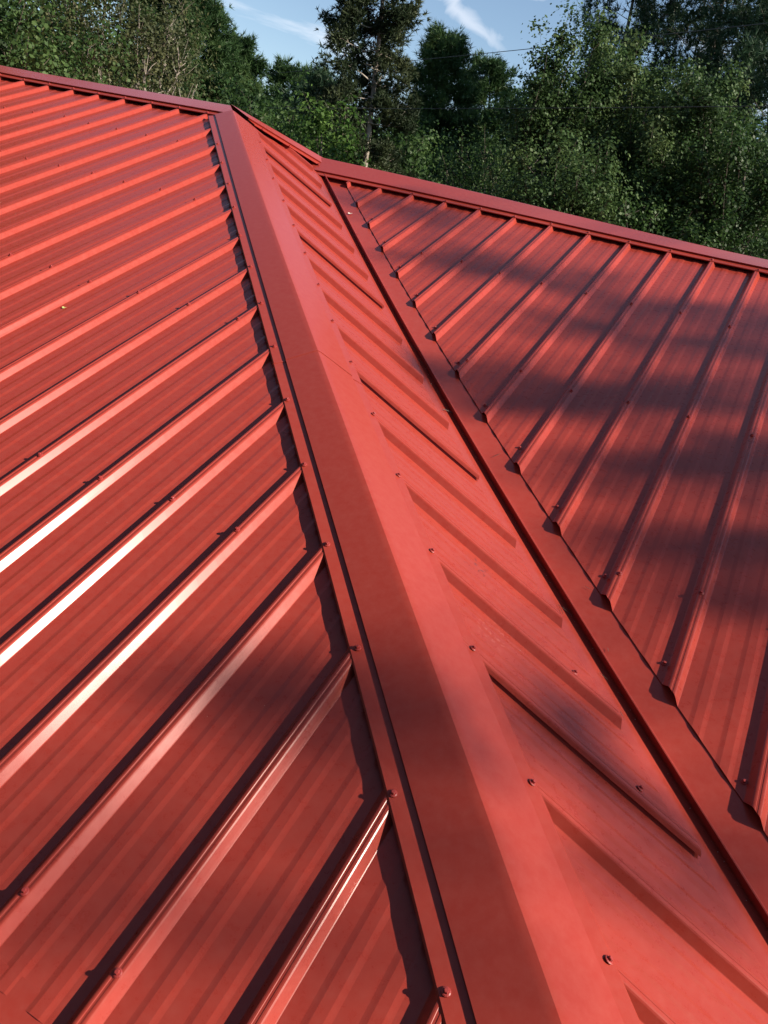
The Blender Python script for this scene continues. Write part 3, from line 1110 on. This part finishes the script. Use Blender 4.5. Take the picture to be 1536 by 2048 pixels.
A1, B1 = ray_wire((26.7, 10.4), (20.1, 12.4), 27, 24.5)
dv = (B1 - A1)
wire(A1 - dv * 5, B1 + dv * 5, .25, .009, 'upper overhead wire crossing the blue sky right of the cedar')
A1, B1 = ray_wire((32.9, 6.1), (14.9, 10.0), 20.5, 15.6)
dv = (B1 - A1)
wire(A1 - dv * 1.2, B1 + dv * 1.2, .12, .006, 'lower overhead wire passing in front of the dark trees')

def needle_litter(n_):
    g = np.random.default_rng(77)
    V, F = [], []
    for i in range(n_):
        x = g.uniform(.7, 3.95)
        if g.random() < .5:
            off = .004 + abs(g.normal(0, .014)); px, py, zf = x - off, val_y(x) - off, zB
        else:
            off = .008 + abs(g.normal(0, .02)); px, py, zf = x + off, val_y(x) + off, zC
        L_ = g.uniform(.012, .045); an = g.normal(-.75, .8)
        dx, dy = math.cos(an) * L_ / 2, math.sin(an) * L_ / 2
        pts = [(px - dx, py - dy), (px + dx * .1 + g.normal(0, .001), py + dy * .1), (px + dx, py + dy)]
        tv, tf = tube([(a_, b_, zf(a_, b_) + .0022) for a_, b_ in pts], [.0005, .0006, .0003], 4)
        o_ = len(V)
        V += [(v.x, v.y, v.z) for v in tv]
        F += [tuple(k + o_ for k in f) for f in tf]
    o = mesh_obj('needle_litter', settle(V), F, M_BARK, None)
    o['kind'] = 'stuff'
    o['label'] = 'dry brown pine needles caught beside the valley rib'
    o['category'] = 'litter'


# ------------------------------------------------------------------ grit and lint lying on the sheets
def grit(n_):
    g = np.random.default_rng(314)
    V, F = [], []
    def fleck(x, y, zf, N, h, r_):
        c = Vector((x, y, zf(x, y))) + N * h
        c = np.array(settle([tuple(c)])[0])
        o = len(V)
        q = g.normal(size=(4, 3)) * r_ * .55
        q[:, 2] = np.abs(q[:, 2]) + r_ * .3
        for a_ in q:
            V.append(tuple(c + a_))
        F.extend([(o, o + 1, o + 2), (o, o + 1, o + 3), (o + 1, o + 2, o + 3), (o, o + 2, o + 3)])
    k = 0
    while k < n_:
        x, y = g.uniform(-.5, 4.4), g.uniform(-4, .3)
        zA_, zB_, zC_ = zA(x, y), zB(x, y), zC(x, y)
        rr_ = g.uniform(.0007, .0016)
        if y < hip_y(x) - .32 and y > EAVE_A + .02:
            fleck(x, y, zA, NA, .0022, rr_)
        elif y > hip_y(x) + .34 and y < val_y(x) - .22 and x < EAVE_B:
            fleck(x, y, zB, NB, .0022, rr_)
        elif y > val_y(x) + .25 and y < sy - .35:
            fleck(x, y, zC, NC, .0022, rr_)
        else:
            continue
        k += 1
    # grit gathered along both lips of the valley rib
    for i in range(150):
        x = g.uniform(1.3, 3.95)
        side = g.random() < .6
        d = abs(g.normal(0, .005)) + .003
        if side:
            fleck(x - d, val_y(x) - d, zB, NB, .001, g.uniform(.0007, .0018))
        else:
            fleck(x + d + .003, val_y(x) + d + .003, zC, NC, .001, g.uniform(.0007, .0018))
    o = mesh_obj('grit', V, F, M_DRY, None)
    o['kind'] = 'stuff'
    o['label'] = 'pale grit specks scattered over the red roof and along the valley rib'
    o['category'] = 'grit'


grit(300)
needle_litter(22)

# ------------------------------------------------------------------ small debris on the roof
def scrap(name, label, x, y, zf, N, size, material, seed, h=.002):
    g = random.Random(seed)
    bm = bmesh.new()
    n = 9
    top, bot = [], []
    for i in range(n):
        an = 2 * math.pi * i / n
        rr = size * (.5 + .3 * g.random()) * (1.0 if abs(math.cos(an)) > .5 else .55)
        z = .12 * size * math.cos(2 * an) + .1 * size
        top.append(bm.verts.new((rr * math.cos(an), rr * math.sin(an), z + .0008)))
        bot.append(bm.verts.new((rr * math.cos(an), rr * math.sin(an), z)))
    bm.faces.new(top); bm.faces.new(bot[::-1])
    for i in range(n):
        bm.faces.new((top[i], bot[i], bot[(i + 1) % n], top[(i + 1) % n]))
    bmesh.ops.triangulate(bm, faces=[f for f in bm.faces if len(f.verts) > 4])
    me = bpy.data.meshes.new(name); bm.to_mesh(me); bm.free(); me.materials.append(material)
    o = bpy.data.objects.new(name, me); col.objects.link(o)
    q = Vector((x, y, zf(x, y))) + N * h
    o.location = Vector(settle([tuple(q)])[0])
    o.rotation_mode = 'QUATERNION'
    o.rotation_quaternion = N.to_track_quat('Z', 'Y')
    o['label'] = label; o['category'] = 'leaf'
    return o


V, F = tube([(2.541, -1.743, 0), (2.56, -1.712, 0), (2.585, -1.672, 0)], [.0016, .0014, .0010], 5)
V = settle([(v.x, v.y, zB(v.x, v.y) + .0045 + v.z) for v in V])
o = mesh_obj('twig', V, F, M_BARK, None)
o['label'] = 'thin dark twig lying on the narrow hip slope beside the valley rib'
o['category'] = 'twig'
scrap('dry_leaf', 'bleached leaf scrap on the hip side of the valley rib near the peak', .913, .01, zB, NB, .017, M_DRY, 1)
scrap('dry_leaf', 'bleached leaf scrap on the wing side of the valley rib near the peak', 1.128, -.173, zC, NC, .018, M_DRY, 2)
scrap('dry_leaf', 'yellow-green leaf scrap on the wide left roof slope between two ribs', 1.203, -2.39, zA, NA, .014, M_DRYG, 3)
